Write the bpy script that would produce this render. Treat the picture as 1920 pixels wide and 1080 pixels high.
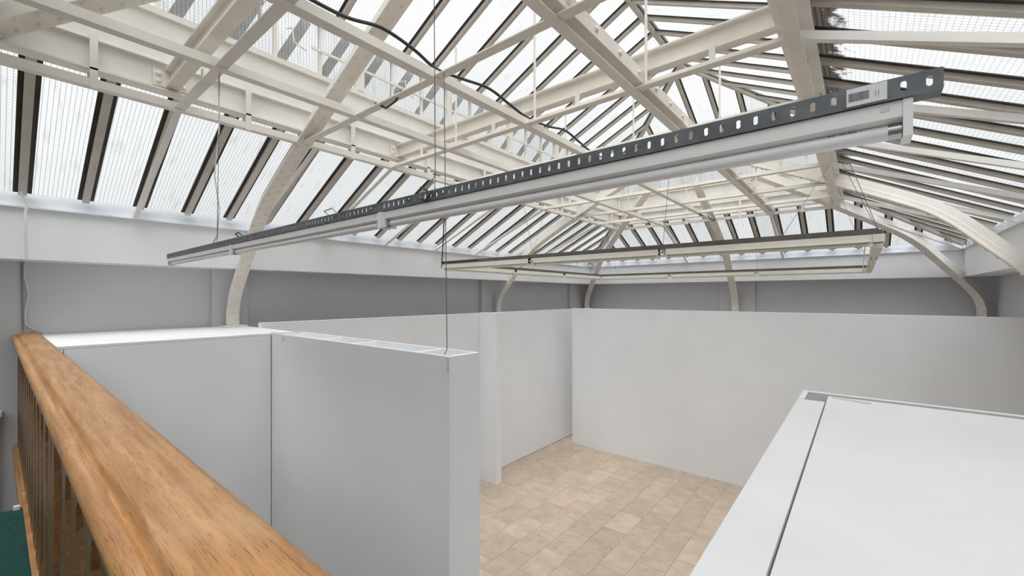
import bpy, math, random
from mathutils import Vector, Matrix
random.seed(7)
for o in list(bpy.data.objects): bpy.data.objects.remove(o)
scn = bpy.context.scene
COL = scn.collection

# ------------------------------------------------------------------ camera, sky, exposure
H = 3.6                                   # camera height above the stone floor
TH = math.atan(654/797.)                  # heading: hall's long axis is TH to the right of the view axis
cam = bpy.data.cameras.new('camera'); camo = bpy.data.objects.new('camera', cam); COL.objects.link(camo)
cam.sensor_width = 36; cam.lens = 36*797/1920.; cam.shift_y = 15/1920.; cam.clip_start = .02
camo.location = (0, 0, H); camo.rotation_euler = (math.pi/2, 0, TH)
scn.camera = camo
w = bpy.data.worlds.new('overcast_sky'); scn.world = w; w.use_nodes = True
bg = w.node_tree.nodes['Background']
# CIE standard overcast sky: L = Lz (1 + 2 sin(elevation)) / 3, dull ground below
wt = w.node_tree
def wn_(t, op=None):
    n = wt.nodes.new(t)
    if op: n.operation = op
    return n
tcw = wn_('ShaderNodeTexCoord'); spw = wn_('ShaderNodeSeparateXYZ'); wt.links.new(tcw.outputs['Generated'], spw.inputs[0])
mrw = wn_('ShaderNodeMapRange'); mrw.inputs['From Min'].default_value = 0; mrw.inputs['From Max'].default_value = 1
mrw.inputs['To Min'].default_value = 1/3; mrw.inputs['To Max'].default_value = 1.0; wt.links.new(spw.outputs[2], mrw.inputs['Value'])
gtw = wn_('ShaderNodeMath', 'GREATER_THAN'); gtw.inputs[1].default_value = 0; wt.links.new(spw.outputs[2], gtw.inputs[0])
mxw = wn_('ShaderNodeMix'); mxw.data_type = 'FLOAT'; mxw.inputs[2].default_value = .15
wt.links.new(gtw.outputs[0], mxw.inputs[0]); wt.links.new(mrw.outputs[0], mxw.inputs[3])
SKY = 1.36
mlw = wn_('ShaderNodeMath', 'MULTIPLY'); mlw.inputs[1].default_value = SKY; wt.links.new(mxw.outputs[0], mlw.inputs[0])
wt.links.new(mlw.outputs[0], bg.inputs[1])
bg.inputs[0].default_value = (.96, .985, 1.02, 1)
sun = bpy.data.lights.new('veiled_sun', 'SUN'); sun.energy = 4.25; sun.angle = math.radians(75); sun.color = (.975, .99, 1.0)   # sun spread wide by thin cloud
suno = bpy.data.objects.new('veiled_sun', sun); COL.objects.link(suno); suno.location = (2, -6, 14)
suno.rotation_euler = Vector((-.24, .30, -1)).to_track_quat('-Z', 'Y').to_euler()
vs = scn.view_settings
vs.view_transform = 'Standard'; vs.look = 'None'; vs.gamma = 1; vs.use_curve_mapping = False
vs.exposure = 0.45

# ------------------------------------------------------------------ materials
def nodes(name):
    m = bpy.data.materials.new(name); m.use_nodes = True
    nt = m.node_tree
    return m, nt, nt.nodes['Principled BSDF']
def N(nt, t, **k):
    n = nt.nodes.new(t)
    for a, b in k.items(): setattr(n, a, b)
    return n
def paint(name, col, rough=.55, var=.08, scale=3., dirt=None, dirt_amt=.5, bump=.0, dscale=9., metal=0., thr=.62):
    """painted surface: slight patchy variation, optional specks of dirt / chips"""
    m, nt, p = nodes(name); L = nt.links.new
    tc = N(nt, 'ShaderNodeNewGeometry')
    no = N(nt, 'ShaderNodeTexNoise'); no.inputs['Scale'].default_value = scale; no.inputs['Detail'].default_value = 6
    L(tc.outputs['Position'], no.inputs['Vector'])
    mr = N(nt, 'ShaderNodeMapRange'); mr.inputs['From Min'].default_value = .3; mr.inputs['From Max'].default_value = .7
    mr.inputs['To Min'].default_value = 1-var; mr.inputs['To Max'].default_value = 1+var*.6
    L(no.outputs['Fac'], mr.inputs['Value'])
    mx = N(nt, 'ShaderNodeVectorMath', operation='SCALE'); mx.inputs[0].default_value = col
    L(mr.outputs[0], mx.inputs['Scale'])
    out = mx.outputs[0]
    if dirt:
        n2 = N(nt, 'ShaderNodeTexNoise'); n2.inputs['Scale'].default_value = dscale; n2.inputs['Detail'].default_value = 10; n2.inputs['Roughness'].default_value = .75
        L(tc.outputs['Position'], n2.inputs['Vector'])
        r2 = N(nt, 'ShaderNodeMapRange'); r2.inputs['From Min'].default_value = thr; r2.inputs['From Max'].default_value = thr+.1
        r2.inputs['To Max'].default_value = dirt_amt
        L(n2.outputs['Fac'], r2.inputs['Value'])
        mm = N(nt, 'ShaderNodeMix', data_type='RGBA'); mm.inputs['B'].default_value = (*dirt, 1)
        L(r2.outputs[0], mm.inputs['Factor']); L(out, mm.inputs['A']); out = mm.outputs['Result']
    L(out, p.inputs['Base Color']); p.inputs['Roughness'].default_value = rough; p.inputs['Metallic'].default_value = metal
    if bump:
        b = N(nt, 'ShaderNodeBump'); b.inputs['Strength'].default_value = bump; b.inputs['Distance'].default_value = .004
        n3 = N(nt, 'ShaderNodeTexNoise'); n3.inputs['Scale'].default_value = 60; L(tc.outputs['Position'], n3.inputs['Vector'])
        L(n3.outputs['Fac'], b.inputs['Height']); L(b.outputs[0], p.inputs['Normal'])
    return m
M = {}
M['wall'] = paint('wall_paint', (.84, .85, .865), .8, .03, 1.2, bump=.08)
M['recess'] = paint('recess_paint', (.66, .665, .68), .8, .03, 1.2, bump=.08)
M['fascia'] = paint('fascia_paint', (.85, .86, .885), .75, .03, 1.0)
M['part'] = paint('partition_paint', (.83, .846, .872), .7, .025, 1.5, bump=.05)
M['top'] = paint('white_board', (.86, .86, .86), .6, .03, 5, dirt=(.35, .35, .35), dirt_amt=.35, dscale=7, thr=.70)
M['booth'] = paint('booth_board', (.60, .60, .60), .6, .03, 5, dirt=(.16, .16, .16), dirt_amt=.55, dscale=26, thr=.70)
M['cream'] = paint('cream_steel_paint', (.86, .815, .75), .5, .07, 4, dirt=(.36, .27, .2), dirt_amt=.45, dscale=10, thr=.66, bump=.12)
M['white_steel'] = paint('white_steel_paint', (.85, .83, .79), .5, .07, 4, dirt=(.34, .27, .2), dirt_amt=.4, dscale=9, thr=.64, bump=.12)
M['bar'] = paint('glazing_bar_paint', (.56, .52, .47), .6, .12, 6, dirt=(.15, .12, .09), dirt_amt=.6, dscale=12, thr=.6)
M['putty'] = paint('old_putty', (.055, .047, .038), .9, .25, 10)
M['trim'] = paint('eaves_flashing', (.70, .73, .77), .45, .08, 5, dirt=(.3, .24, .18), dirt_amt=.5, dscale=14, thr=.63)
M['galv'] = paint('galvanised_steel', (.15, .162, .17), .42, .25, 22, metal=.75)
M['black'] = paint('black_rubber', (.02, .02, .022), .5)
M['wire'] = paint('steel_wire', (.16, .16, .16), .4, metal=.6)
M['cable_grey'] = paint('grey_cable_sheath', (.26, .26, .27), .5)
M['white_cord'] = paint('white_cord', (.75, .74, .70), .5)
M['batten'] = paint('white_batten_enamel', (.83, .83, .83), .35, .02)
M['oldbatten'] = paint('aged_batten_enamel', (.80, .77, .69), .4, .05, 6, dirt=(.4, .3, .2), dirt_amt=.4, dscale=16, thr=.66)
M['tube'] = paint('tube_phosphor', (.88, .88, .90), .12, .01)
M['oldtube'] = paint('aged_tube_phosphor', (.86, .84, .78), .15, .02)
M['grime'] = paint('brown_steel', (.135, .115, .10), .5, .2, 12)
M['sticker'] = paint('sticker_paper', (.75, .74, .76), .5, .02)
M['ink'] = paint('ink', (.09, .09, .10), .6)
M['metal'] = paint('tube_cap_metal', (.45, .45, .46), .25, .05, metal=.9)
M['carpet'] = paint('green_carpet', (.004, .055, .048), .95, .3, 40, bump=.6)
M['tape'] = paint('clear_tape', (.46, .46, .455), .3, .02)
M['flash'] = paint('lead_flashing', (.62, .64, .64), .6, .2, 6)

def glass(name='wired_glass', top=None):
    m, nt, p = nodes(name); L = nt.links.new
    nt.nodes.remove(p); out = nt.nodes['Material Output']
    uv = N(nt, 'ShaderNodeUVMap'); sp = N(nt, 'ShaderNodeSeparateXYZ'); L(uv.outputs[0], sp.inputs[0])
    def line(src, per, wid):
        d = N(nt, 'ShaderNodeMath', operation='DIVIDE'); d.inputs[1].default_value = per; L(src, d.inputs[0])
        f = N(nt, 'ShaderNodeMath', operation='FRACT'); L(d.outputs[0], f.inputs[0])
        c = N(nt, 'ShaderNodeMath', operation='LESS_THAN'); c.inputs[1].default_value = wid; L(f.outputs[0], c.inputs[0])
        return c.outputs[0]
    a = line(sp.outputs[0], .03, .11); b = line(sp.outputs[1], .03, .07)
    mx = N(nt, 'ShaderNodeMath', operation='MAXIMUM'); L(a, mx.inputs[0]); L(b, mx.inputs[1])
    geo = N(nt, 'ShaderNodeNewGeometry')
    n1 = N(nt, 'ShaderNodeTexNoise'); n1.inputs['Scale'].default_value = 2.2; n1.inputs['Detail'].default_value = 8
    mp = N(nt, 'ShaderNodeMapping'); mp.inputs['Scale'].default_value = (9, 1.2, 1); L(uv.outputs[0], mp.inputs[0]); L(mp.outputs[0], n1.inputs['Vector'])
    ob = N(nt, 'ShaderNodeObjectInfo')
    r1 = N(nt, 'ShaderNodeMapRange'); r1.inputs['From Min'].default_value = .55; r1.inputs['From Max'].default_value = .8; r1.inputs['To Max'].default_value = .55
    L(n1.outputs['Fac'], r1.inputs['Value'])
    c1 = N(nt, 'ShaderNodeMix', data_type='RGBA'); c1.inputs['A'].default_value = (.88, .885, .87, 1); c1.inputs['B'].default_value = (.46, .455, .33, 1)
    L(r1.outputs[0], c1.inputs['Factor'])
    hv = N(nt, 'ShaderNodeMapRange'); hv.inputs['To Min'].default_value = .84; hv.inputs['To Max'].default_value = 1.0; L(ob.outputs['Random'], hv.inputs['Value'])
    sc = N(nt, 'ShaderNodeVectorMath', operation='SCALE'); L(c1.outputs['Result'], sc.inputs[0]); L(hv.outputs[0], sc.inputs['Scale'])
    c2 = N(nt, 'ShaderNodeMix', data_type='RGBA'); c2.inputs['B'].default_value = (.26, .26, .26, 1)
    fa = N(nt, 'ShaderNodeMath', operation='MULTIPLY'); fa.inputs[1].default_value = .85; L(mx.outputs[0], fa.inputs[0])
    L(fa.outputs[0], c2.inputs['Factor']); L(sc.outputs[0], c2.inputs['A'])
    fin = c2.outputs['Result']
    if top:                                       # soot and moss that has settled along the top edge of the panes
        m1 = N(nt, 'ShaderNodeMapRange'); m1.inputs['From Min'].default_value = top-.30; m1.inputs['From Max'].default_value = top; m1.inputs['To Min'].default_value = -.35; m1.inputs['To Max'].default_value = .42; L(sp.outputs[1], m1.inputs['Value'])
        n9 = N(nt, 'ShaderNodeTexNoise'); n9.inputs['Scale'].default_value = 16; n9.inputs['Detail'].default_value = 8; L(geo.outputs['Position'], n9.inputs['Vector'])
        ad = N(nt, 'ShaderNodeMath', operation='ADD'); L(m1.outputs[0], ad.inputs[0]); L(n9.outputs['Fac'], ad.inputs[1])
        r9 = N(nt, 'ShaderNodeMapRange'); r9.inputs['From Min'].default_value = .55; r9.inputs['From Max'].default_value = .72; r9.inputs['To Max'].default_value = .95; L(ad.outputs[0], r9.inputs['Value'])
        c9 = N(nt, 'ShaderNodeMix', data_type='RGBA'); c9.inputs['B'].default_value = (.05, .04, .03, 1); L(r9.outputs[0], c9.inputs['Factor']); L(fin, c9.inputs['A']); fin = c9.outputs['Result']
    tr = N(nt, 'ShaderNodeBsdfTransparent'); tl = N(nt, 'ShaderNodeBsdfTranslucent')
    L(fin, tr.inputs[0]); L(fin, tl.inputs[0])
    ms = N(nt, 'ShaderNodeMixShader'); ms.inputs[0].default_value = .15; L(tr.outputs[0], ms.inputs[1]); L(tl.outputs[0], ms.inputs[2])
    L(ms.outputs[0], out.inputs[0])
    return m
M['glass'] = glass()
M['sooty'] = glass('sooty_wired_glass', 1.86)

def oak(name='oak_varnish', f=1.):
    m, nt, p = nodes(name); L = nt.links.new
    g = N(nt, 'ShaderNodeNewGeometry'); mp = N(nt, 'ShaderNodeMapping'); mp.inputs['Scale'].default_value = (1.3, 26, 26); L(g.outputs['Position'], mp.inputs[0])
    n1 = N(nt, 'ShaderNodeTexNoise'); n1.inputs['Scale'].default_value = 2.0; n1.inputs['Detail'].default_value = 6; n1.inputs['Distortion'].default_value = .6; L(mp.outputs[0], n1.inputs['Vector'])
    mp2 = N(nt, 'ShaderNodeMapping'); mp2.inputs['Scale'].default_value = (14, 330, 330); L(g.outputs['Position'], mp2.inputs[0])
    n2 = N(nt, 'ShaderNodeTexNoise'); n2.inputs['Scale'].default_value = 1.6; n2.inputs['Detail'].default_value = 3; L(mp2.outputs[0], n2.inputs['Vector'])
    n3 = N(nt, 'ShaderNodeTexNoise'); n3.inputs['Scale'].default_value = 3.5; n3.inputs['Detail'].default_value = 5; L(g.outputs['Position'], n3.inputs['Vector'])
    cr = N(nt, 'ShaderNodeValToRGB'); e = cr.color_ramp.elements
    e[0].position = .3; e[0].color = (.33, .145, .045, 1); e[1].position = .72; e[1].color = (.58, .305, .12, 1); L(n1.outputs['Fac'], cr.inputs[0])
    r2 = N(nt, 'ShaderNodeMapRange'); r2.inputs['From Min'].default_value = .56; r2.inputs['From Max'].default_value = .68; r2.inputs['To Max'].default_value = .7; L(n2.outputs['Fac'], r2.inputs['Value'])
    mx = N(nt, 'ShaderNodeMix', data_type='RGBA'); mx.inputs['B'].default_value = (.12, .052, .02, 1); L(r2.outputs[0], mx.inputs['Factor']); L(cr.outputs[0], mx.inputs['A'])
    r3 = N(nt, 'ShaderNodeMapRange'); r3.inputs['From Min'].default_value = .52; r3.inputs['From Max'].default_value = .75; r3.inputs['To Max'].default_value = .55; L(n3.outputs['Fac'], r3.inputs['Value'])
    m2 = N(nt, 'ShaderNodeMix', data_type='RGBA'); m2.inputs['B'].default_value = (.62, .41, .24, 1); L(r3.outputs[0], m2.inputs['Factor']); L(mx.outputs['Result'], m2.inputs['A'])
    sf = N(nt, 'ShaderNodeVectorMath', operation='SCALE'); sf.inputs['Scale'].default_value = f; L(m2.outputs['Result'], sf.inputs[0])
    L(sf.outputs[0], p.inputs['Base Color']); p.inputs['Roughness'].default_value = .38
    b = N(nt, 'ShaderNodeBump'); b.inputs['Strength'].default_value = .25; b.inputs['Distance'].default_value = .002; L(n2.outputs['Fac'], b.inputs['Height']); L(b.outputs[0], p.inputs['Normal'])
    return m
M['oak'] = oak()
M['oak_dark'] = oak('darker_oak', .42)  # handrail oak with its colour scaled down, for balusters, newel and frieze

def travertine():
    m, nt, p = nodes('travertine'); L = nt.links.new
    g = N(nt, 'ShaderNodeNewGeometry'); ob = N(nt, 'ShaderNodeObjectInfo')
    off = N(nt, 'ShaderNodeVectorMath', operation='ADD'); sc = N(nt, 'ShaderNodeVectorMath', operation='SCALE'); sc.inputs[0].default_value = (37, 21, 11)
    L(ob.outputs['Random'], sc.inputs['Scale']); L(g.outputs['Position'], off.inputs[0]); L(sc.outputs[0], off.inputs[1])
    n1 = N(nt, 'ShaderNodeTexNoise'); n1.inputs['Scale'].default_value = 5; n1.inputs['Detail'].default_value = 8; L(off.outputs[0], n1.inputs['Vector'])
    cr = N(nt, 'ShaderNodeValToRGB'); e = cr.color_ramp.elements
    e[0].position = .3; e[0].color = (.455, .35, .26, 1); e[1].position = .7; e[1].color = (.565, .46, .365, 1); L(n1.outputs['Fac'], cr.inputs[0])
    pw = N(nt, 'ShaderNodeMath', operation='POWER'); pw.inputs[1].default_value = 1.6; L(ob.outputs['Random'], pw.inputs[0])
    hv = N(nt, 'ShaderNodeMapRange'); hv.inputs['To Min'].default_value = .93; hv.inputs['To Max'].default_value = 1.12; L(pw.outputs[0], hv.inputs['Value'])
    s2 = N(nt, 'ShaderNodeVectorMath', operation='SCALE'); L(cr.outputs[0], s2.inputs[0]); L(hv.outputs[0], s2.inputs['Scale'])
    mp = N(nt, 'ShaderNodeMapping'); mp.inputs['Scale'].default_value = (1, .6, 1); L(off.outputs[0], mp.inputs[0])
    n2 = N(nt, 'ShaderNodeTexNoise'); n2.inputs['Scale'].default_value = 24; n2.inputs['Detail'].default_value = 6; n2.inputs['Roughness'].default_value = .7; L(mp.outputs[0], n2.inputs['Vector'])
    r = N(nt, 'ShaderNodeMapRange'); r.inputs['From Min'].default_value = .605; r.inputs['From Max'].default_value = .66; r.inputs['To Max'].default_value = .6; L(n2.outputs['Fac'], r.inputs['Value'])
    mx = N(nt, 'ShaderNodeMix', data_type='RGBA'); mx.inputs['B'].default_value = (.20, .145, .10, 1); L(r.outputs[0], mx.inputs['Factor']); L(s2.outputs[0], mx.inputs['A'])
    L(mx.outputs['Result'], p.inputs['Base Color']); p.inputs['Roughness'].default_value = .5
    return m
M['stone'] = travertine()

# ------------------------------------------------------------------ mesh helpers
class MB:
    def __init__(s): s.v = []; s.f = []; s.uv = None
    def prism(s, base, top):
        n = len(base); k = len(s.v); s.v += [tuple(p) for p in base]+[tuple(p) for p in top]
        s.f.append(tuple(k+i for i in reversed(range(n)))); s.f.append(tuple(k+n+i for i in range(n)))
        for i in range(n): j = (i+1) % n; s.f.append((k+i, k+j, k+n+j, k+n+i))
        return s
    def box(s, a, b):
        x0, x1 = sorted((a[0], b[0])); y0, y1 = sorted((a[1], b[1])); z0, z1 = sorted((a[2], b[2]))
        return s.prism([(x0, y0, z0), (x1, y0, z0), (x1, y1, z0), (x0, y1, z0)], [(x0, y0, z1), (x1, y0, z1), (x1, y1, z1), (x0, y1, z1)])
    def beam(s, p0, p1, wd, ht, up=(0, 0, 1), o=(0, 0)):
        """box from p0 to p1; wd sideways, ht along up, o = (side, up) offset of its centre"""
        p0 = Vector(p0); p1 = Vector(p1); d = (p1-p0).normalized(); sd = d.cross(Vector(up)).normalized(); u = sd.cross(d).normalized()
        q = [sd*(o[0]+a*wd/2)+u*(o[1]+b*ht/2) for a, b in ((-1, -1), (1, -1), (1, 1), (-1, 1))]
        return s.prism([p0+x for x in q], [p1+x for x in q])
    def ell(s, p0, p1, wd, ht, t, flip=1):
        """angle iron: flat leg below (wd wide), upright leg (ht high) on one side"""
        p0 = Vector(p0); p1 = Vector(p1); d = (p1-p0).normalized(); sd = d.cross(Vector((0, 0, 1))).normalized(); u = sd.cross(d)
        q = [(-wd/2, -ht/2), (wd/2, -ht/2), (wd/2, ht/2), (wd/2-t, ht/2), (wd/2-t, -ht/2+t), (-wd/2, -ht/2+t)]
        q = [sd*a*flip+u*b for a, b in q]
        if flip < 0: q.reverse()
        return s.prism([p0+x for x in q], [p1+x for x in q])
    def tube(s, pts, r, n=8):
        pts = [Vector(p) for p in pts]; k = len(s.v); prev = None
        for i, p in enumerate(pts):
            d = (pts[min(i+1, len(pts)-1)]-pts[max(i-1, 0)]).normalized()
            if prev is None: a = d.orthogonal().normalized()
            else: a = (prev-d*prev.dot(d)).normalized()
            prev = a; b = d.cross(a)
            for j in range(n):
                t = 2*math.pi*j/n; s.v.append(tuple(p+(a*math.cos(t)+b*math.sin(t))*r))
        for i in range(len(pts)-1):
            for j in range(n):
                j2 = (j+1) % n; s.f.append((k+i*n+j, k+i*n+j2, k+(i+1)*n+j2, k+(i+1)*n+j))
        e = k+(len(pts)-1)*n
        s.f.append(tuple(k+j for j in reversed(range(n)))); s.f.append(tuple(e+j for j in range(n)))
        return s
    def mesh(s, name, mat, smooth=False):
        me = bpy.data.meshes.new(name); me.from_pydata(s.v, [], s.f); me.materials.append(mat)
        if s.uv:
            l = me.uv_layers.new(name='UVMap')
            for lp in me.loops: l.data[lp.index].uv = s.uv[lp.vertex_index]
        if smooth:
            for p in me.polygons: p.use_smooth = True
            me.set_sharp_from_angle(angle=math.radians(40))
        me.update()
        return me
    def build(s, name, mat, parent=None, smooth=False):
        o = bpy.data.objects.new(name, s.mesh(name, M[mat], smooth)); COL.objects.link(o)
        if parent: o.parent = parent
        return o
def tag(o, label=None, cat=None, group=None, kind=None):
    for k, v in (('label', label), ('category', cat), ('group', group), ('kind', kind)):
        if v: o[k] = v
    return o
def empty(name, **k):
    o = bpy.data.objects.new(name, None); COL.objects.link(o); o.empty_display_size = .1
    return tag(o, **k)
def inst(me, name, parent, loc, rot=None, scale=None):
    o = bpy.data.objects.new(name, me); COL.objects.link(o); o.parent = parent; o.location = loc
    if rot is not None: o.rotation_mode = 'QUATERNION'; o.rotation_quaternion = rot
    if scale: o.scale = scale
    return o
def sag(a, b, d, n=10):
    a = Vector(a); b = Vector(b)
    return [a.lerp(b, i/n)-Vector((0, 0, d*4*(i/n)*(1-i/n))) for i in range(n+1)]

# ------------------------------------------------------------------ plan of the hall
XC = -2.355                         # centre line
T1, T2 = 2.0, 7.34                  # the two roof trusses
RW, FW, WW = 2.045, 3.80, 4.25     # half widths: lantern ring, plaster fascia, wall
ring = (XC-RW, XC+RW, T1-RW, T2+RW)
fas = (XC-FW, XC+FW, T1-FW, T2+FW)
wal = (XC-WW, XC+WW, T1-WW, T2+WW)
ZF0, ZF1, ZE = 3.95, 4.435, 4.58    # fascia bottom, fascia top, glass eaves
ZG = 5.17                           # old laylight grid
ZP, ZR = 6.54, 7.52                 # lantern plate and ridge

# walls, fascia, floor ------------------------------------------------
T = .3
def wallbox(name, a, b, mat='recess'):
    return tag(MB().box(a, b).build(name, mat), kind='structure')
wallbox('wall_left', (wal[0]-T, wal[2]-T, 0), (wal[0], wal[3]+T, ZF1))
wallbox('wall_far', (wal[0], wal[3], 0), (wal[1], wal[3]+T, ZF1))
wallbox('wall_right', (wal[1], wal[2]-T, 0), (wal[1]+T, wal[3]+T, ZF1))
wallbox('wall_near', (wal[0], wal[2]-T, 0), (wal[1], wal[2], ZF1), 'wall')
def trimside(n, a, b, c, d, un):
    """plaster fascia box + eaves flashing + little ledge of one side; un = inward normal"""
    t = empty('trim_%d' % n, kind='structure')
    MB().box((*a, ZF0), (*b, ZF1)).build('fascia', 'fascia', t)
    ua = (abs(un[1]), abs(un[0]))
    p0 = Vector((*c, 0)); p1 = Vector((*d, 0)); u = Vector((*un, 0))
    Lg = (p1-p0).length; k = max(1, round(Lg/1.35))
    for i in range(k):                                          # flashing comes in lengths
        q0 = p0.lerp(p1, i/k); q1 = p0.lerp(p1, (i+1)/k-.004/Lg)
        m = MB(); A = q0-u*.03; B = q1-u*.03
        m.prism([A+Vector((0, 0, ZF1+.012)), B+Vector((0, 0, ZF1+.012)), B+u*.012+Vector((0, 0, ZF1+.012)), A+u*.012+Vector((0, 0, ZF1+.012))],
                [A+Vector((0, 0, ZE-.004)), B+Vector((0, 0, ZE-.004)), B+u*.012+Vector((0, 0, ZE-.004)), A+u*.012+Vector((0, 0, ZE-.004))])
        m.build('flashing', 'trim', t)
    m = MB(); A = p0-u*.05; B = p1-u*.05
    m.prism([A+Vector((0, 0, ZF1)), B+Vector((0, 0, ZF1)), B+u*.09+Vector((0, 0, ZF1)), A+u*.09+Vector((0, 0, ZF1))],
            [A+Vector((0, 0, ZF1+.012)), B+Vector((0, 0, ZF1+.012)), B+u*.09+Vector((0, 0, ZF1+.012)), A+u*.09+Vector((0, 0, ZF1+.012))])
    m.build('ledge', 'trim', t)
trimside(1, (wal[0], wal[2]), (fas[0], wal[3]), (fas[0], fas[2]), (fas[0], fas[3]), (1, 0))
trimside(2, (fas[0], fas[3]), (fas[1], wal[3]), (fas[0], fas[3]), (fas[1], fas[3]), (0, -1))
trimside(3, (fas[1], wal[2]), (wal[1], wal[3]), (fas[1], fas[2]), (fas[1], fas[3]), (-1, 0))
trimside(4, (fas[0], wal[2]), (fas[1], fas[2]), (fas[0], fas[2]), (fas[1], fas[2]), (0, 1))
pl = empty('trim_5', kind='structure')
for a, b in ((1.80, 2.22), (6.9, 7.75), (10.62, 11.0)):
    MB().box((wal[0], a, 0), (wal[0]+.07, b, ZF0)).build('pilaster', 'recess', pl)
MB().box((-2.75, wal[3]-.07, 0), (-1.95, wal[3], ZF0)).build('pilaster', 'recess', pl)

fl = empty('floor', kind='structure')
MB().box((wal[0], wal[2], -.12), (wal[1], wal[3], -.012)).build('bed', 'stone', fl)
tw, tl, g = .385, .612, .0035
tm = MB().box((g/2-tw/2, g/2-tl/2, -.012), (tw/2-g/2, tl/2-g/2, 0)).mesh('tile', M['stone'])
ix = 0; x = -5.81
while x < .1:
    y0 = 2.25+(.0, .31, .12, .45, .22)[ix % 5]
    k = 0
    while y0+k*tl < 8.9:
        inst(tm, 'tile', fl, (x+tw/2, y0+(k+.5)*tl, random.uniform(-.0012, .0)))
        k += 1
    x += tw; ix += 1

# ------------------------------------------------------------------ glazed slopes
SP = .425
def pane(parent, pts, uvs, mat='glass'):
    m = MB(); m.v = [tuple(p) for p in pts]; m.f = [tuple(range(len(pts)))]; m.uv = uvs
    return m.build('pane', mat, parent)
def slope(n, O, ua, un, L, run, ze, tan, a_first, label, hip=1.0, depth=.038, mat='glass', bw=.055, pw=.12):
    """glass slope: a runs along the eaves, b inward; 45 degree hips at both ends"""
    t = empty('window_%d' % n, kind='structure', label=label)
    O = Vector((*O, 0)); ua = Vector((*ua, 0)); un = Vector((*un, 0))
    P = lambda a, b, dz=0: O+ua*a+un*b+Vector((0, 0, ze+b*tan+dz))
    bm = lambda a: max(0, min(run, a*hip, (L-a)*hip))
    bars = []; a = a_first % SP
    while a < L: bars.append(a); a += SP
    ks = [0]+bars+[L]
    kink = [run/hip, L-run/hip]
    cs = 1/math.sqrt(1+tan*tan); up = Vector((0, 0, 1))
    for i in range(len(ks)-1):
        a0, a1 = ks[i], ks[i+1]
        top = [(q, bm(q)) for q in kink if a0+1e-3 < q < a1-1e-3]
        ab = [(a0, 0), (a1, 0), (a1, bm(a1))]+list(reversed(top))+[(a0, bm(a0))]
        cl = []
        for q in ab:
            if not cl or (abs(q[0]-cl[-1][0])+abs(q[1]-cl[-1][1])) > 1e-4: cl.append(q)
        if abs(cl[0][0]-cl[-1][0])+abs(cl[0][1]-cl[-1][1]) < 1e-4: cl.pop()
        if len(cl) > 2: pane(t, [P(*q) for q in cl], [(q[0], q[1]/cs) for q in cl], mat)
    for a in bars:
        b1 = bm(a)
        if b1 < .08: continue
        nrm = (Vector((0, 0, 1))-un*tan).normalized()
        o = MB().beam(P(a, .012), P(a, b1), bw, depth, nrm, (0, -depth/2-.006)).build('glazing_bar', 'bar', t)
        MB().beam(P(a, .012), P(a, b1), pw, .008, nrm, (0, -.006)).build('putty_strip', 'putty', o)
    return t, P, bm
Lx = fas[1]-fas[0]; Ly = fas[3]-fas[2]
RUN = FW-RW-.04
a0 = (.17-fas[2])
slope(1, (fas[0], fas[2]), (0, 1), (1, 0), Ly, RUN, ZE, .5, a0, 'lower glass roof slope on the closet side')
slope(2, (fas[0], fas[3]), (1, 0), (0, -1), Lx, RUN, ZE, .5, (-3.86-fas[0]), 'lower glass roof slope above the far wall')
slope(3, (fas[1], fas[2]), (0, 1), (-1, 0), Ly, RUN, ZE, .5, a0, 'lower glass roof slope on the booth side', mat='sooty')
slope(4, (fas[0], fas[2]), (1, 0), (0, 1), Lx, RUN, ZE, .5, .3, 'lower glass roof slope above the gallery')
# lantern roof
tl_ = (ZR-ZP)/RW
e = .04
Lrx = 2*(RW+e); Lry = ring[3]-ring[2]+2*e
zpe = ZP-e*tl_
slope(5, (ring[0]-e, ring[2]-e), (0, 1), (1, 0), Lry, RW+e, zpe, tl_, .17-ring[2]+.1, 'lantern glass roof slope on the closet side of the ridge', depth=.045, bw=.048, pw=.1)
slope(6, (ring[0]-e, ring[3]+e), (1, 0), (0, -1), Lrx, RW+e, zpe, tl_, .26, 'lantern hip glass at the far end of the ridge', depth=.045, bw=.048, pw=.1)
slope(7, (ring[1]+e, ring[2]-e), (0, 1), (-1, 0), Lry, RW+e, zpe, tl_, .17-ring[2]+.1, 'lantern glass roof slope on the booth side of the ridge', depth=.045, bw=.048, pw=.1)
slope(8, (ring[0]-e, ring[2]-e), (1, 0), (0, 1), Lrx, RW+e, zpe, tl_, .26, 'lantern hip glass at the gallery end of the ridge', depth=.045, bw=.048, pw=.1)
# ridge and hip bars
rb = empty('ridge_frame', label='dark painted ridge bar with four hip bars under the lantern glass', cat='ridge bar')
ap = {1: Vector((XC, T1, ZR-.03)), 2: Vector((XC, T2, ZR-.03))}
o = MB().beam(ap[1], ap[2], .06, .06).build('ridge_bar', 'bar', rb)
MB().beam(ap[1]+Vector((0, 0, .03)), ap[2]+Vector((0, 0, .03)), .13, .01).build('putty_strip', 'putty', o)
for x, y, k in ((ring[0], ring[2], 1), (ring[1], ring[2], 1), (ring[0], ring[3], 2), (ring[1], ring[3], 2)):
    q = Vector((x, y, ZP-.03))
    o = MB().beam(q, ap[k], .06, .06).build('hip_bar', 'bar', rb)
    MB().beam(q+Vector((0, 0, .03)), ap[k]+Vector((0, 0, .03)), .13, .008).build('putty_strip', 'putty', o)
hb = empty('hip_frame', label='painted hip bars at the corners of the lower glass roof', cat='hip bar')
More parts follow.
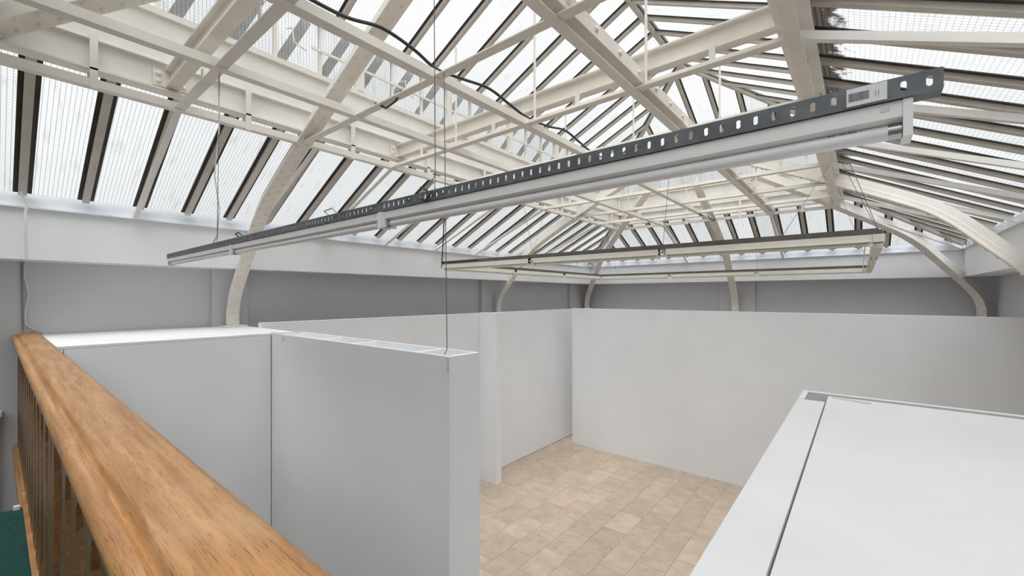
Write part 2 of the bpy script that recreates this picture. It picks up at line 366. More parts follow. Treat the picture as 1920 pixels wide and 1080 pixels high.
for i, (sx, sy) in enumerate(((0, 2), (1, 2), (0, 3), (1, 3))):
    p = Vector((fas[sx], fas[sy], ZE-.03)); q = Vector((ring[sx], ring[sy], ZE+.5*(FW-RW)-.03))
    o = MB().beam(p, q, .07, .07).build('hip_bar', 'bar', hb)
    MB().beam(p+Vector((0, 0, .034)), q+Vector((0, 0, .034)), .15, .008).build('putty_strip', 'putty', o)

# ------------------------------------------------------------------ lantern ring beams and clerestory
SIDES = {'left': ((ring[0], ring[2]), (0, 1), (1, 0), ring[3]-ring[2]), 'far': ((ring[0], ring[3]), (1, 0), (0, -1), 2*RW),
         'right': ((ring[1], ring[2]), (0, 1), (-1, 0), ring[3]-ring[2]), 'gallery': ((ring[0], ring[2]), (1, 0), (0, 1), 2*RW)}
wn = 9
SN = {'left': 'closet side', 'far': 'far end', 'right': 'booth side', 'gallery': 'gallery end'}
for side, (O, ua, un, L) in SIDES.items():
    O = Vector((*O, 0)); ua = Vector((*ua, 0)); un = Vector((*un, 0))
    Q = lambda a, n, z: O+ua*a+un*n+Vector((0, 0, z))
    def lb(mb, a0, a1, n0, n1, z0, z1):
        return mb.prism([Q(a0, n0, z0), Q(a1, n0, z0), Q(a1, n1, z0), Q(a0, n1, z0)], [Q(a0, n0, z1), Q(a1, n0, z1), Q(a1, n1, z1), Q(a0, n1, z1)])
    r = empty('ring_beam', label='cream steel ring beam under the lantern windows at the %s' % SN[side], cat='beam')
    wide = .04 if side != 'right' else .10
    lb(MB(), -.02, L+.02, -.085, wide, 5.266, 5.28).build('bottom_flange', 'cream', r)
    lb(MB(), -.02, L+.02, -.03, -.015, 5.28, 5.49).build('web', 'white_steel', r)
    lb(MB(), -.02, L+.02, -.06, .03, 5.49, 5.50).build('top_flange', 'white_steel', r)
    lb(MB(), -.02, L+.02, -.05, .015, 5.503, 5.66).build('upper_board', 'white_steel', r)
    lb(MB(), -.02, L+.02, -.06, -.03, 5.66, 5.88).build('apron_board', 'white_steel', r)
    # clerestory
    wd = empty('window_%d' % wn, kind='structure', label='row of wired glass lantern windows at the %s' % SN[side]); wn += 1
    lb(MB(), -.02, L+.02, -.07, .005, 5.88, 5.93).build('sill', 'cream', wd)
    lb(MB(), -.02, L+.02, -.07, .0, 6.47, 6.54).build('head_rail', 'cream', wd)
    nP = max(3, 3*round(L/1.36)); st = L/nP
    off = 0
    for i in range(nP+1):
        thick = (i % 3 == 0); a = min(max(i*st, .03), L-.03); h = .04 if thick else .014
        lb(MB(), a-h, a+h, -.07, .01 if thick else -.03, 5.93, 6.47).build('post' if thick else 'mullion', 'cream', wd)
        if i < nP:
            z0, z1 = 5.93, 6.47; A0, A1 = i*st, (i+1)*st
            pane(wd, [Q(A0, -.05, z0), Q(A1, -.05, z0), Q(A1, -.05, z1), Q(A0, -.05, z1)], [(A0, 0), (A1, 0), (A1, z1-z0), (A0, z1-z0)])
            if i % 3 == 1 and side in ('left', 'far'):
                q = Q(A0+st*.2, .0, 6.25)
                MB().tube([q+un*0, q+un*.06+ua*.03, q+un*.07+ua*.04-Vector((0, 0, .14)), q+un*.08+ua*.16-Vector((0, 0, .18))], .008, 6).build('window_stay', 'cream', wd)
    lb(MB(), 2.1-ring[2] if side == 'left' else 0, L, -.035, -.015, 6.18, 6.205).build('transom', 'cream', wd)
    if side == 'left':
        for i in range(nP):
            A0 = (i+.42)*st                                    # lead stays leaning outside against the lantern
            MB().beam(Q(A0+.16, -.14, 6.52), Q(A0-.05, -.42, 6.02), .10, .02, un).build('outer_flashing', 'flash', wd)

# ------------------------------------------------------------------ riveted ribs
PATH = [(0, 3.2), (0, 3.36), (.025, 3.47), (.075, 3.59), (.185, 3.735), (.333, 3.90), (.494, 4.07), (.66, 4.25), (.86, 4.47), (1.12, 4.68), (2.0, 5.13), (3.1, 5.68), (4.05, 6.06)]
rv = MB()
for k, (r_, z_) in enumerate(((.021, 0), (.018, .009), (.010, .0145))):
    for j in range(8): rv.v.append((r_*math.cos(j*math.pi/4), r_*math.sin(j*math.pi/4), z_))
for k in range(2):
    for j in range(8): rv.f.append((k*8+j, k*8+(j+1) % 8, (k+1)*8+(j+1) % 8, (k+1)*8+j))
rv.f.append(tuple(16+j for j in range(8)))
RIV = rv.mesh('rivet', M['cream'], True)
def rib(base, d, label, zbase, s1=4.05, single=False, W=.15, s0=0, dz=0):
    """curved column that bends into a straight rafter, T section, riveted flange on its underside"""
    t = empty('steel_rib', label=label, cat='rib')
    base = Vector((*base, 0)); d = Vector((*d, 0)); sd = Vector((0, 0, 1)).cross(d).normalized()
    raw = [(0, zbase)]+PATH[1:]
    pts = []
    for i in range(len(raw)-1):
        (sa, za), (sb, zb) = raw[i], raw[i+1]
        for k in range(5 if 0 < i < 10 else 1):
            f = k/(5 if 0 < i < 10 else 1); pts.append((sa+(sb-sa)*f, za+(zb-za)*f))
    pts.append(raw[-1])
    for _ in range(3):
        pts = [pts[0], pts[1]]+[tuple((pts[i-1][k]+2*pts[i][k]+pts[i+1][k])/4 for k in (0, 1)) for i in range(2, len(pts)-1)]+[pts[-1]]
    pts = [p for p in pts if s0 <= p[0] <= s1]
    V = [base+d*s+Vector((0, 0, z+dz)) for s, z in pts]
    tg = [(V[min(i+1, len(V)-1)]-V[max(i-1, 0)]).normalized() for i in range(len(V))]
    nr = [sd.cross(x).normalized() for x in tg]                # points inward / down: the visible side
    nr = [(-x if x.dot(d) < 0 and x.z > 0 else x) for x in nr]
    if nr[len(nr)//2].z > 0: nr = [-x for x in nr]
    def strip(w0, w1, n0, n1, name, mat):
        m = MB()
        for i, p in enumerate(V):
            for a, b in ((w0, n0), (w1, n0), (w1, n1), (w0, n1)): m.v.append(tuple(p+sd*a-nr[i]*b))
        for i in range(len(V)-1):
            for j in range(4): m.f.append((4*i+j, 4*i+(j+1) % 4, 4*i+4+(j+1) % 4, 4*i+4+j))
        m.f.append((0, 1, 2, 3)); k = 4*(len(V)-1); m.f.append((k+3, k+2, k+1, k))
        return m.build(name, mat, t)
    strip(-W/2, W/2, 0, .014, 'flange', 'cream')
    strip(-.008, .008, .014, .17, 'web', 'white_steel')
    strip(-.02, .02, .014, .075, 'angle', 'cream')
    # rivets in two staggered rows along the flange
    acc = 0; nxt = .05; stuff = MB()
    for i in range(len(V)-1):
        L = (V[i+1]-V[i]).length
        while nxt < acc+L:
            f = (nxt-acc)/L; p = V[i].lerp(V[i+1], f); n = nr[i].lerp(nr[i+1], f).normalized(); tv = tg[i]
            for s in (-1, 1):
                q = p+sd*s*W*.27+tv*(.03*s)
                if single: inst(RIV, 'rivet', t, q+n*0, n.to_track_quat('Z', 'Y'))
                else:
                    rot = n.to_track_quat('Z', 'Y').to_matrix(); k = len(stuff.v)
                    stuff.v += [tuple(q+rot @ Vector(v)) for v in rv.v]; stuff.f += [tuple(k+c for c in fc) for fc in rv.f]
            nxt += .135
        acc += L
    if not single: tag(stuff.build('rivets', 'cream', t, True), kind='stuff')
    return t
CW = 4.05
rib((XC-CW, T1), (1, 0), 'riveted cream rib rising from the shelf end beside the oak handrail', 3.215, single=True)
MB()
rib((XC-CW, T2), (1, 0), 'riveted cream rib rising above the jutting partition pier', 0)
rib((XC+CW, T2), (-1, 0), 'riveted cream rib on the booth side wall near the far corner', 0, single=True, W=.10)
rib((XC+CW, T1), (-1, 0), 'riveted cream rib on the booth side wall beside the gallery', 0)
rib((XC, T2+CW), (0, -1), 'riveted cream rib in the middle of the far wall', 0, s1=3.9)
rib((XC-CW, T2+CW), (1, -1), 'riveted diagonal hip rib in the far corner on the pier side', 0, s1=3.9)
rib((XC+CW, T2+CW), (-1, -1), 'riveted diagonal hip rib in the far corner on the booth side', 0, s1=3.9)
rib((XC-CW, T1-CW), (1, 1), 'riveted diagonal hip rib overhead at the gallery corner', 0, s1=3.9, single=True, dz=.17)
tag(MB().box((-6.5, 1.86, 3.203), (-6.28, 2.14, 3.216)).build('base_plate', 'white_steel'), 'thin white base plate under the rib on the shelf', 'plate')

# ------------------------------------------------------------------ tie beams across the lantern
for y, nm in ((.93, 'first tie beam from the gallery'), (3.17, 'second tie beam from the gallery'), (5.3, 'third tie beam from the gallery')):
    t = empty('tie_beam', label='cream steel I-beam crossing the lantern, '+nm, cat='beam')
    p0 = (ring[0]-.01, y, 0); x0, x1 = ring[0]-.012, ring[1]+.012
    MB().box((x0, y-.045, 5.30), (x1, y+.045, 5.312)).build('bottom_flange', 'cream', t)
    MB().box((x0, y-.006, 5.312), (x1, y+.006, 5.44)).build('web', 'cream', t)
    MB().box((x0, y-.045, 5.44), (x1, y+.045, 5.452)).build('top_flange', 'cream', t)
    MB().box((x0, y-.12, 5.31), (x0+.01, y+.12, 5.44)).build('cleat', 'cream', t)
    for dy in (-.085, .085):
        for z in (5.345, 5.405): inst(RIV, 'bolt', t, (x0+.01, y+dy, z), Vector((1, 0, 0)).to_track_quat('Z', 'Y'))
lbm = empty('purlin', label='long cream riveted beam over the grid rail beside the ring', cat='beam')
xq = XC+RW/2+.055
MB().box((xq, ring[2], 5.20), (xq+.012, ring[3], 5.298)).build('web', 'cream', lbm)
MB().box((xq-.075, ring[2], 5.205), (xq, ring[3], 5.215)).build('bottom_flange', 'cream', lbm)
yy = ring[2]+.1
while yy < ring[3]:
    inst(RIV, 'bolt', lbm, (xq+.012, yy, 5.25), Vector((1, 0, 0)).to_track_quat('Z', 'Y')); yy += .33

# ------------------------------------------------------------------ laylight grid
gr = empty('laylight_grid', label='flat cream angle iron grid hung below the lantern', cat='grid')
GX = [ring[0]+i*RW/2 for i in range(5)]
GY = [T1-RW, T1-RW/2]+[T1+i*(T2-T1)/5 for i in range(6)]+[T2+RW/2, T2+RW]
def angle_rail(p0, p1, name='rail', flip=1):
    d = (Vector(p1)-Vector(p0)).normalized()
    m = MB().ell(p0, p1, .072, .06, .008, flip)
    return m.build(name, 'cream', gr)
for i, gx in enumerate(GX):
    angle_rail((gx, GY[0], ZG), (gx, GY[-1], ZG), flip=1 if i < 3 else -1)
for gy in GY:
    angle_rail((GX[0], gy, ZG+.009), (GX[-1], gy, ZG+.009), flip=-1)
def hanger(x, y, z0, z1, wx=.008, wy=.045):
    return MB().box((x-wx/2, y-wy/2, z0), (x+wx/2, y+wy/2, z1)).build('hanger', 'cream', gr)
for i in range(len(GY)-1):
    for gx, s in ((GX[0], 1), (GX[-1], -1)):
        ym = (GY[i]+GY[i+1])/2
        hanger(gx+.036*s, ym, 5.13, 5.53)
        o = MB().box((gx-.02, ym-.03, 5.15), (gx+.03, ym-.02, 5.24)).build('cleat', 'bar', gr)
for i in range(4):
    xm = (GX[i]+GX[i+1])/2
    MB().box((xm-.022, GY[-1]-.042, 5.13), (xm+.022, GY[-1]-.034, 5.53)).build('hanger', 'cream', gr)
for gy in (GY[1], GY[3], GY[5], GY[6]):
    for gx in (GX[0]+.52, GX[1]+.6, GX[2]+.52, GX[3]+.55):
        hanger(gx, gy+.03, 5.19, 5.33, .04, .008)
for gx in GX[1:4]:
    for gy in GY[3:9:2]:
        MB().tube([(gx+.1, gy, 5.18), (gx+.1, gy, 6.2)], .011, 8).build('hanger_rod', 'cream', gr)
# sloping struts of the grid down to the eaves ledge
def strut(p, q):
    m = MB().ell(p, q, .048, .048, .008)
    m.build('strut', 'white_steel', gr)
ex = FW-.04
for gy in GY[1:-1]:
    if abs(gy-T1) < .05 or abs(gy-T2) < .05: gy += .14
    strut((XC-RW, gy, ZG), (XC-ex, gy, ZF1+.035)); strut((XC+RW, gy, ZG), (XC+ex, gy, ZF1+.035))
for gx in GX[1:-1]:
    if abs(gx-XC) < .05: continue
    strut((gx, GY[-1], ZG), (gx, T2+ex, ZF1+.035)); strut((gx, GY[0], ZG), (gx, T1-ex, ZF1+.035))
for gx, sg in ((GX[0], -1), (GX[-1], 1)):
    strut((gx, GY[-1], ZG), (XC+sg*ex, T2+ex-.02, ZF1+.035))

# ------------------------------------------------------------------ partitions
def part(name, boxes, label, cat='partition', mat='part', group=None):
    if len(boxes) == 1:
        return tag(MB().box(*boxes[0]).build(name, mat), label, cat, group)
# long low screen on the left, in front of the wall
o = tag(MB().box((-5.92, 2.13, 0), (-5.82, 10.6, 3.26)).build('partition_wall', 'part'), 'long low grey partition running from the closet past the jutting pier', 'partition')
pier = tag(MB().box((-5.818, 6.07, 0), (-5.36, 6.21, 3.275)).build('partition_pier', 'part'), 'narrow grey partition pier jutting out below a cream rib', 'partition')
tag(MB().box((-5.45, 8.97, 0), (1.75, 9.07, 3.30)).build('partition_wall', 'part'), 'wide grey partition standing across the far end of the stone floor', 'partition')
# boxed in corner beside the handrail with a white shelf top
bx = empty('partition_closet', label='grey boxed closet with a white flat top next to the oak handrail', cat='partition')
MB().box((-6.59, .31, 3.18), (-4.88, 2.13, 3.20)).build('top_board', 'top', bx)
MB().box((-4.94, .352, 0), (-4.88, 1.88, 3.178)).build('front_panel', 'part', bx)
MB().box((-4.94, .31, 0), (-4.88, .348, 3.178)).build('corner_panel', 'part', bx)
MB().box((-6.5, 2.07, 0), (-4.9, 2.13, 3.178)).build('back_panel', 'part', bx)
# hollow fin
fn = empty('partition_fin', label='grey hollow partition fin with an open ribbed top', cat='partition')
F0, F1, FY0, FY1 = -4.875, -2.075, 1.885, 2.17
MB().box((F0, FY0, 0), (F1, FY0+.02, 3.2)).build('front_skin', 'part', fn)
MB().box((F0, FY1-.02, 0), (F1, FY1, 3.2)).build('back_skin', 'part', fn)
MB().box((F1-.035, FY0+.02, 0), (F1, FY1-.02, 3.2)).build('end_panel', 'part', fn)
for xr in (-4.70, -3.92, -3.33, -2.47):
    MB().box((xr-.02, FY0+.02, 2.9), (xr+.02, FY1-.02, 3.198)).build('rib', 'top', fn)
MB().box((F0, FY0+.02, 3.04), (F1-.04, FY1-.02, 3.05)).build('packing_board', 'part', fn)
for p, q in (((F0+.02, FY0, 3.2), (F1, FY0+.02, 3.203)), ((F0+.02, FY1-.02, 3.2), (F1, FY1, 3.203)), ((F1-.035, FY0+.02, 3.2), (F1, FY1-.02, 3.203))):
    MB().box(p, q).build('capping', 'top', fn)
MB().box((F0+.27, FY0-.006, 3.145), (F0+.30, FY0, 3.185)).build('patch', 'recess', fn)
MB().box((F1-.02, FY0-.004, 3.10), (F1-.002, FY0, 3.195)).build('chip', 'recess', fn)
MB().box((F0-.12, FY0+.03, 3.203), (F0+.13, FY0+.10, 3.215)).build('joint_plate', 'top', fn)
# white topped booth on the right
bo = empty('partition_booth', label='white topped booth with a loose side strip and a piece of tape', cat='partition')
BX, BY = -.187, 2.16
MB().box((BX, BY-.03, 0), (1.55, BY, 3.205)).build('rear_board', 'booth', bo)
MB().box((BX, .42, 0), (BX+.02, BY-.03, 3.185)).build('side_skin', 'part', bo)
MB().box((BX, BY-.19, 3.186), (BX+.02, BY-.031, 3.205)).build('corner_block', 'booth', bo)
MB().box((BX, .42, 3.186), (-.104, BY-.195, 3.205)).build('side_strip', 'booth', bo)
MB().box((-.1005, .42, 3.18), (1.55, BY-.045, 3.20)).build('top_board', 'booth', bo)
MB().box((BX+.02, BY-.19, 3.05), (-.098, BY-.03, 3.06)).build('recess_bottom', 'part', bo)
m = MB(); z = 3.2012
m.prism([(-.088, 2.085, 3.2), (-.082, 2.10, 3.2), (.03, 2.075, 3.2), (.028, 2.05, 3.2)], [(-.088, 2.085, z), (-.082, 2.10, z), (.03, 2.075, z), (.028, 2.05, z)])
m.build('tape', 'tape', bo)

# ------------------------------------------------------------------ gallery and balustrade
ga = empty('floor_gallery', kind='structure')
MB().box((-4.6, wal[2], 2.0), (wal[1], .25, 2.1)).build('slab', 'carpet', ga)
MB().box((-4.6, .085, 2.1), (-4.57, .115, 2.125)).build('end_block', 'top', ga)
bal = empty('balustrade', label='oak balustrade with a broad moulded handrail and shaped flat balusters', cat='balustrade')
prof = [(.292, 3.14), (.299, 3.15), (.302, 3.165), (.299, 3.205), (.291, 3.219), (.278, 3.226), (.215, 3.229), (.172, 3.2265), (.160, 3.222), (.152, 3.212), (.149, 3.203),
        (.146, 3.201), (.142, 3.204), (.134, 3.207), (.124, 3.205), (.115, 3.197), (.110, 3.184), (.111, 3.170), (.118, 3.158), (.128, 3.152), (.130, 3.14)]
m = MB().prism([(-6.59, y, z) for y, z in prof], [(1.85, y, z) for y, z in prof])
m.build('handrail', 'oak', bal, True)
MB().box((-6.59, .138, 3.07), (1.85, .20, 3.14)).build('frieze', 'oak_dark', bal)
MB().box((-6.59, .118, 1.98), (1.85, .235, 2.08)).build('plinth', 'oak', bal)
MB().box((-6.59, .128, 2.08), (1.85, .225, 2.11)).build('plinth_cap', 'oak', bal)
OPEN = [(2.11, .035), (2.16, .05), (2.25, .062), (2.38, .052), (2.5, .03), (2.6, .022), (2.7, .03), (2.82, .05), (2.92, .062), (2.99, .052), (3.05, .02), (3.071, .004)]
bsp = .29
OPEN = [(z_, w_*1.55) for z_, w_ in OPEN]
lft = [(-bsp/2+w_, z_) for z_, w_ in OPEN]; rgt = [(bsp/2-w_, z_) for z_, w_ in reversed(OPEN)]
m = MB(); n = len(OPEN)
for yy in (-.022, .026):
    m.v += [(x_, yy, z_) for x_, z_ in lft]+[(x_, yy, z_) for x_, z_ in reversed(rgt)]
for i in range(n-1):
    m.f.append((i, n+i, n+i+1, i+1)); m.f.append((2*n+i+1, 3*n+i+1, 3*n+i, 2*n+i))
    m.f.append((i+1, 2*n+i+1, 2*n+i, i)); m.f.append((n+i, 3*n+i, 3*n+i+1, n+i+1))
m.f.append((0, 2*n, 3*n, n)); m.f.append((n-1, 2*n-1, 4*n-1, 3*n-1))
bme = m.mesh('baluster', M['oak_dark'])
x = -6.59+bsp/2
while x < 1.8:
    if abs(x+2.39) > bsp*.5: inst(bme, 'baluster', bal, (x, .172, 0))
    else: MB().box((x-.06, .142, 2.11), (x+.06, .202, 3.07)).build('newel', 'oak_dark', bal)
    x += bsp

# ------------------------------------------------------------------ strip light with perforated angle
YL = .97
sl = empty('strip_light', label='long white fluorescent strip light hung under a perforated grey steel angle', cat='light')
XL0, XL1 = -4.60, .0994
zt, zb = 3.958, 3.926
m = MB(); p = .0302; yf = YL-.03; nc = int((XL1-XL0)/p); p = (XL1-XL0)/nc
octo = [(-.0018, -.0088), (.0018, -.0088), (.0039, -.006), (.0039, .006), (.0018, .0088), (-.0018, .0088), (-.0039, .006), (-.0039, -.006)]
zm = (zt+zb)/2; hh = (zt-zb)/2
rect = [(-p/4, -hh), (p/4, -hh), (p/2, -hh/2), (p/2, hh/2), (p/4, hh), (-p/4, hh), (-p/2, hh/2), (-p/2, -hh/2)]
cor = {1: (p/2, -hh), 3: (p/2, hh), 5: (-p/2, hh), 7: (-p/2, -hh)}
for i in range(nc):                                   # one cell per slot: a plate with an oblong hole
    cx = XL0+(i+.5)*p; k = len(m.v)
    for yy in (yf, yf+.0025):
        m.v += [(cx+a, yy, zm+b) for a, b in octo]+[(cx+a, yy, zm+b) for a, b in rect]+[(cx+cor[q][0], yy, zm+cor[q][1]) for q in (1, 3, 5, 7)]
    for j in range(8):
        j2 = (j+1) % 8
        fr = [8+j, 8+j2, j2, j] if j not in cor else [8+j, 16+(1, 3, 5, 7).index(j), 8+j2, j2, j]
        m.f.append(tuple(k+c for c in fr)); m.f.append(tuple(k+20+c for c in reversed(fr)))
        m.f.append((k+j, k+j2, k+20+j2, k+20+j))
m.box((XL0, yf, zt), (XL1, yf+.0025, zt+.0008)); m.box((XL1, yf, zb), (XL1+.0008, yf+.0025, zt))
m.box((XL0, yf, zb-.0025), (XL1, yf+.035, zb))
m.build('perforated_angle', 'galv', sl)
seg = [(-4.59, -3.072), (-3.05, -1.438), (-1.413, .0655)]
for a, b in seg:
    bt = MB(); pr = [(YL-.025, 3.9225), (YL-.025, 3.8955), (YL-.023, 3.894), (YL-.010, 3.889), (YL+.010, 3.889), (YL+.023, 3.894), (YL+.025, 3.8955), (YL+.025, 3.9225)]
    bt.prism([(a, y, z) for y, z in pr], [(b, y, z) for y, z in pr]); o = bt.build('batten', 'batten', sl)
    MB().tube([(a+.02, YL-.004, 3.8775), (b-.02, YL-.004, 3.8775)], .013, 18).build('tube', 'tube', o, True)
    for q, s in ((a, 1), (b, -1)):
        MB().box((q, YL-.027, 3.862), (q+.012*s, YL+.027, 3.923)).build('end_cap', 'batten', o)
        MB().tube([(q+.013*s, YL-.004, 3.8775), (q+.030*s, YL-.004, 3.8775)], .0136, 18).build('tube_cap', 'metal', o, True)
    MB().box((b-.040, YL-.0257, 3.908), (b-.028, YL-.0245, 3.914)).build('knockout', 'recess', o)
for q in (-3.06, -1.425):
    MB().box((q-.012, YL-.031, 3.86), (q+.012, YL-.0255, 3.922)).build('joint_bracket', 'batten', sl)
    MB().box((q-.028, YL-.02, 3.862), (q+.028, YL-.008, 3.867)).build('tube_clip', 'metal', sl)
st_ = MB().box((-.0193, yf-.0008, zb+.001), (.0338, yf-.0001, zt-.0005)).build('sticker', 'sticker', sl)
bc = MB(); xx = -.0165; random.seed(3)
while xx < .010:
    wd_ = random.choice((.0004, .0007, .0011)); bc.box((xx, yf-.0013, zb+.009), (xx+wd_, yf-.0008, zt-.009)); xx += wd_+random.choice((.0005, .0008))
bc.box((.019, yf-.0013, zb+.010), (.0195, yf-.0008, zt-.012)); bc.box((.023, yf-.0013, zb+.010), (.0235, yf-.0008, zt-.012))
bc.build('barcode', 'ink', st_)
def text(body, size, parent, loc, rot, mat='ink'):
    cu = bpy.data.curves.new('print', 'FONT'); cu.body = body; cu.size = size; cu.resolution_u = 2; cu.extrude = .0002
    o = bpy.data.objects.new('print', cu); COL.objects.link(o); bpy.context.view_layer.update()
    me = bpy.data.meshes.new_from_object(o.evaluated_get(bpy.context.evaluated_depsgraph_get())); bpy.data.objects.remove(o)
    me.materials.clear(); me.materials.append(M[mat])
    q = bpy.data.objects.new('print', me); COL.objects.link(q); q.parent = parent; q.location = loc; q.rotation_euler = rot
    return q
text('Polylux XL', .0105, sl, (.0, YL-.0142, 3.8875), (math.pi/2, math.pi, 0))
# suspension wires and its flex
def wire(name, pts, r, mat, parent=None, label=None, cat=None, group=None):
    o = MB().tube(pts, r, 6).build(name, mat, parent, True)
    if label: tag(o, label, cat, group)
    return o
wire('suspension_wire', [(-3.41, .985, 5.15), (-3.41, YL, 3.97)], .0022, 'wire', sl)
wire('flex', [(-3.42, .98, 5.12), (-3.40, .98, 4.75), (-3.50, .98, 4.45), (-3.40, .98, 4.2), (-3.42, .975, 4.02), (-3.52, YL, 3.955)], .005, 'white_cord', sl)
wire('suspension_wire', [(-1.14, .96, 5.30), (-1.14, YL, 4.02)], .0016, 'wire', sl)
wire('wire_loop', [(-1.14, YL, 4.02), (-1.12, YL-.02, 3.97), (-1.12, YL+.01, 3.93), (-1.16, YL+.01, 3.93), (-1.16, YL-.02, 3.97), (-1.14, YL, 4.02)], .0016, 'wire', sl)
wire('cable_loop', [(-1.22, YL, 3.99), (-1.17, YL-.035, 3.975), (-1.12, YL-.036, 3.945), (-1.15, YL-.036, 3.925), (-1.19, YL-.034, 3.94)], .003, 'black', sl)
wire('cable_loop', [(-2.98, YL, 3.96), (-3.0, YL-.02, 3.985), (-2.95, YL-.02, 3.99), (-2.92, YL, 3.96)], .004, 'black', sl)
wire('cable_loop', [(-1.86, YL, 3.96), (-1.88, YL-.02, 3.985), (-1.81, YL-.02, 3.99), (-1.79, YL, 3.96)], .004, 'white_cord', sl)

# ------------------------------------------------------------------ square frame of strip lights
sq = empty('square_light_frame', label='large square frame of aged white fluorescent strips hung below the far lantern', cat='light')
QX0, QX1, QY0, QY1, QZ = -4.58, .10, 4.05, 8.79, 4.02
def lightside(p0, p1, out):
    p0 = Vector(p0); p1 = Vector(p1); d = (p1-p0).normalized(); up = Vector((0, 0, 1)); sdv = d.cross(up)
    MB().beam(p0, p1, .05, .042, up, (0, .047)).build('steel_angle', 'grime', sq)
    MB().beam(p0+d*.09, p1-d*.09, .008, .022, up, (.075*out, -.03)).build('lower_rail', 'oldbatten', sq)
    for i in range(3):
        q0 = p0.lerp(p1, i/3)+d*.035; q1 = p0.lerp(p1, (i+1)/3)-d*.035
        o = MB().beam(q0, q1, .05, .05, up, (0, .0)).build('batten', 'oldbatten', sq)
        MB().beam(q0, q1, .075, .005, up, (0, -.028)).build('reflector', 'oldbatten', o)
        MB().tube([q0+d*.02-up*.046, q1-d*.02-up*.046], .013, 12).build('tube', 'oldtube', o, True)
        for q, s in ((q0, 1), (q1, -1)): MB().beam(q, q+d*.018*s, .055, .09, up, (0, -.02)).build('end_cap', 'oldbatten', o)
        if i: MB().beam(p0.lerp(p1, i/3)-d*.03, p0.lerp(p1, i/3)+d*.03, .035, .02, up, (0, -.005)).build('joint_bracket', 'metal', sq)
for cx, cy in ((QX0, QY0), (QX1, QY0), (QX0, QY1), (QX1, QY1)):
    MB().box((cx-.034, cy-.034, QZ-.03), (cx+.034, cy+.034, QZ+.025)).build('corner_block', 'oldbatten', sq)
lightside((QX0, QY0, QZ), (QX1, QY0, QZ), -1)
lightside((QX0, QY1, QZ), (QX1, QY1, QZ), 1)
lightside((QX0, QY0+.06, QZ), (QX0, QY1-.06, QZ), 1)
lightside((QX1, QY0+.06, QZ), (QX1, QY1-.06, QZ), -1)
for x, y, xt, yt, zt_ in ((QX0, QY0, QX0, QY0+.1, 5.28), (QX0+.4, QY1, -4.3, 8.4, 5.15), (QX1, QY0, ring[1]+.05, 4.3, 5.27), (QX1, QY0+.05, ring[1]+.02, 5.2, 5.27), (QX1-.6, QY0, ring[1]+.02, 6.3, 5.16),
                          (QX1, QY1, ring[1]+.02, 7.6, 5.27), (-1.46, QY0, -1.40, 4.14, 5.14), (-1.46, QY1, -1.4, 8.36, 5.14), (-3.0, QY0, -3.3, 4.14, 5.14), (QX0, 6.0, -4.36, 6.27, 5.14)):
    wire('suspension_wire', [(x, y, QZ+.05), (xt, yt, zt_)], .0022, 'wire', sq)
wire('flex', [(QX0, QY0-.03, QZ-.02), (QX0, QY0-.032, QZ+.06), (QX0-.03, QY0+.02, 4.4), (QX0-.04, QY0+.05, 4.8), (-4.45, QY0+.1, 5.25)], .009, 'black', sq)
wire('flex_run', [(QX0, QY0-.03, QZ+.058), (-3.9, QY0-.03, QZ+.056)], .006, 'black', sq)

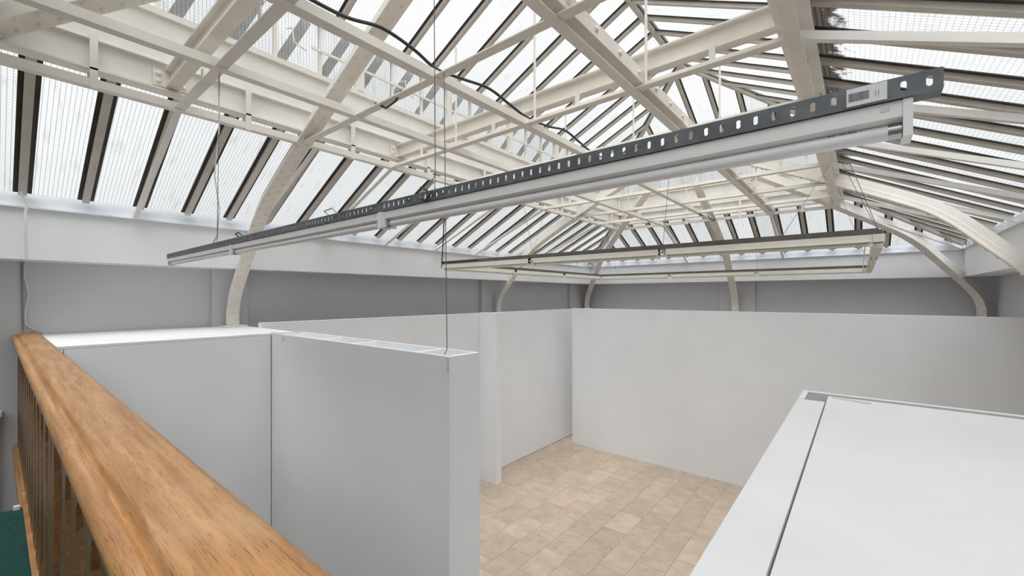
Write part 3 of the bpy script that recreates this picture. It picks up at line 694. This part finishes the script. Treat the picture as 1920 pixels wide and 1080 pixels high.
# ------------------------------------------------------------------ cables, wires and pipes
wire('suspension_wire', [(-2.24, 1.985, 5.15), (-2.215, 1.99, 3.23), (-2.22, 1.97, 3.195)], .003, 'wire', None, 'thin steel wire dropping from the grid to the end of the partition fin', 'wire')
pts = []
xa = XC+.02
for y, z in ((1.0, 5.23), (1.3, 5.235), (1.55, 5.29), (1.8, 5.265), (2.0, 5.215), (2.25, 5.245), (2.55, 5.285), (2.8, 5.25), (3.07, 5.215), (3.4, 5.24), (3.7, 5.29), (4.0, 5.25), (4.3, 5.215), (5.2, 5.215)):
    pts.append(Vector((xa, y, z)))
sm = []
for i in range(len(pts)-1):
    a, b, c, d = pts[max(i-1, 0)], pts[i], pts[i+1], pts[min(i+2, len(pts)-1)]
    for k in range(5):
        t_ = k/5; sm.append(.5*((2*b)+(-a+c)*t_+(2*a-5*b+4*c-d)*t_*t_+(-a+3*b-3*c+d)*t_**3))
wire('power_cable', sm, .011, 'black', None, 'black power cable looping along the central grid rail', 'cable')
wire('power_cable', [(-2.75, 2.0, 5.19), (-2.82, 2.0, 5.13), (-2.95, 2.0, 5.11), (-3.1, 2.0, 5.19)], .008, 'black', None, 'short black cable loop under the grid cross rail beside the fin wire', 'cable')
wire('power_cable', [(-2.33, 8.0, 5.2), (-2.33, 8.2, 5.19), (-2.33, 8.45, 5.12), (-2.33, 8.8, 5.18), (-2.3, 9.2, 5.12), (-2.3, 9.35, 5.15)], .012, 'black', None, 'black cable drooping under the grid in front of the far wall', 'cable')
wire('wall_conduit', [(-6.06, .16, 4.60), (-6.06, .16, 4.56), (-6.085, .20, 4.46), (-6.085, .19, 4.40), (-6.085, .19, 4.15), (-6.088, .195, 3.94)], .011, 'white_cord', None, 'white painted conduit running down the fascia at the end of the handrail', 'conduit')
wire('wall_cable', [(-6.583, .20, 3.94), (-6.583, .195, 3.8), (-6.583, .225, 3.62), (-6.583, .20, 3.42), (-6.583, .205, 3.31), (-6.57, .25, 3.26), (-6.50, .32, 3.235)], .010, 'recess', None, 'grey cable clipped to the wall above the end of the handrail', 'cable')
wire('wall_cable', [(-6.588, .18, 3.94), (-6.588, .185, 3.24)], .005, 'cable_grey', None, 'thin dark cable straight down the wall above the handrail end', 'cable')
pp = empty('heating_pipe', label='grey pipe with a hexagonal valve head on the wall below the handrail', cat='pipe')
MB().tube([(-6.53, .01, 1.2), (-6.53, .01, 2.42)], .026, 10).build('pipe', 'recess', pp, True)
MB().tube([(-6.53, .01, 2.42), (-6.53, .01, 2.47)], .055, 6).build('valve_head', 'wall', pp)
MB().tube([(-6.53, .0, 2.40), (-6.53, -.6, 2.40)], .02, 10).build('branch_pipe', 'wall', pp, True)
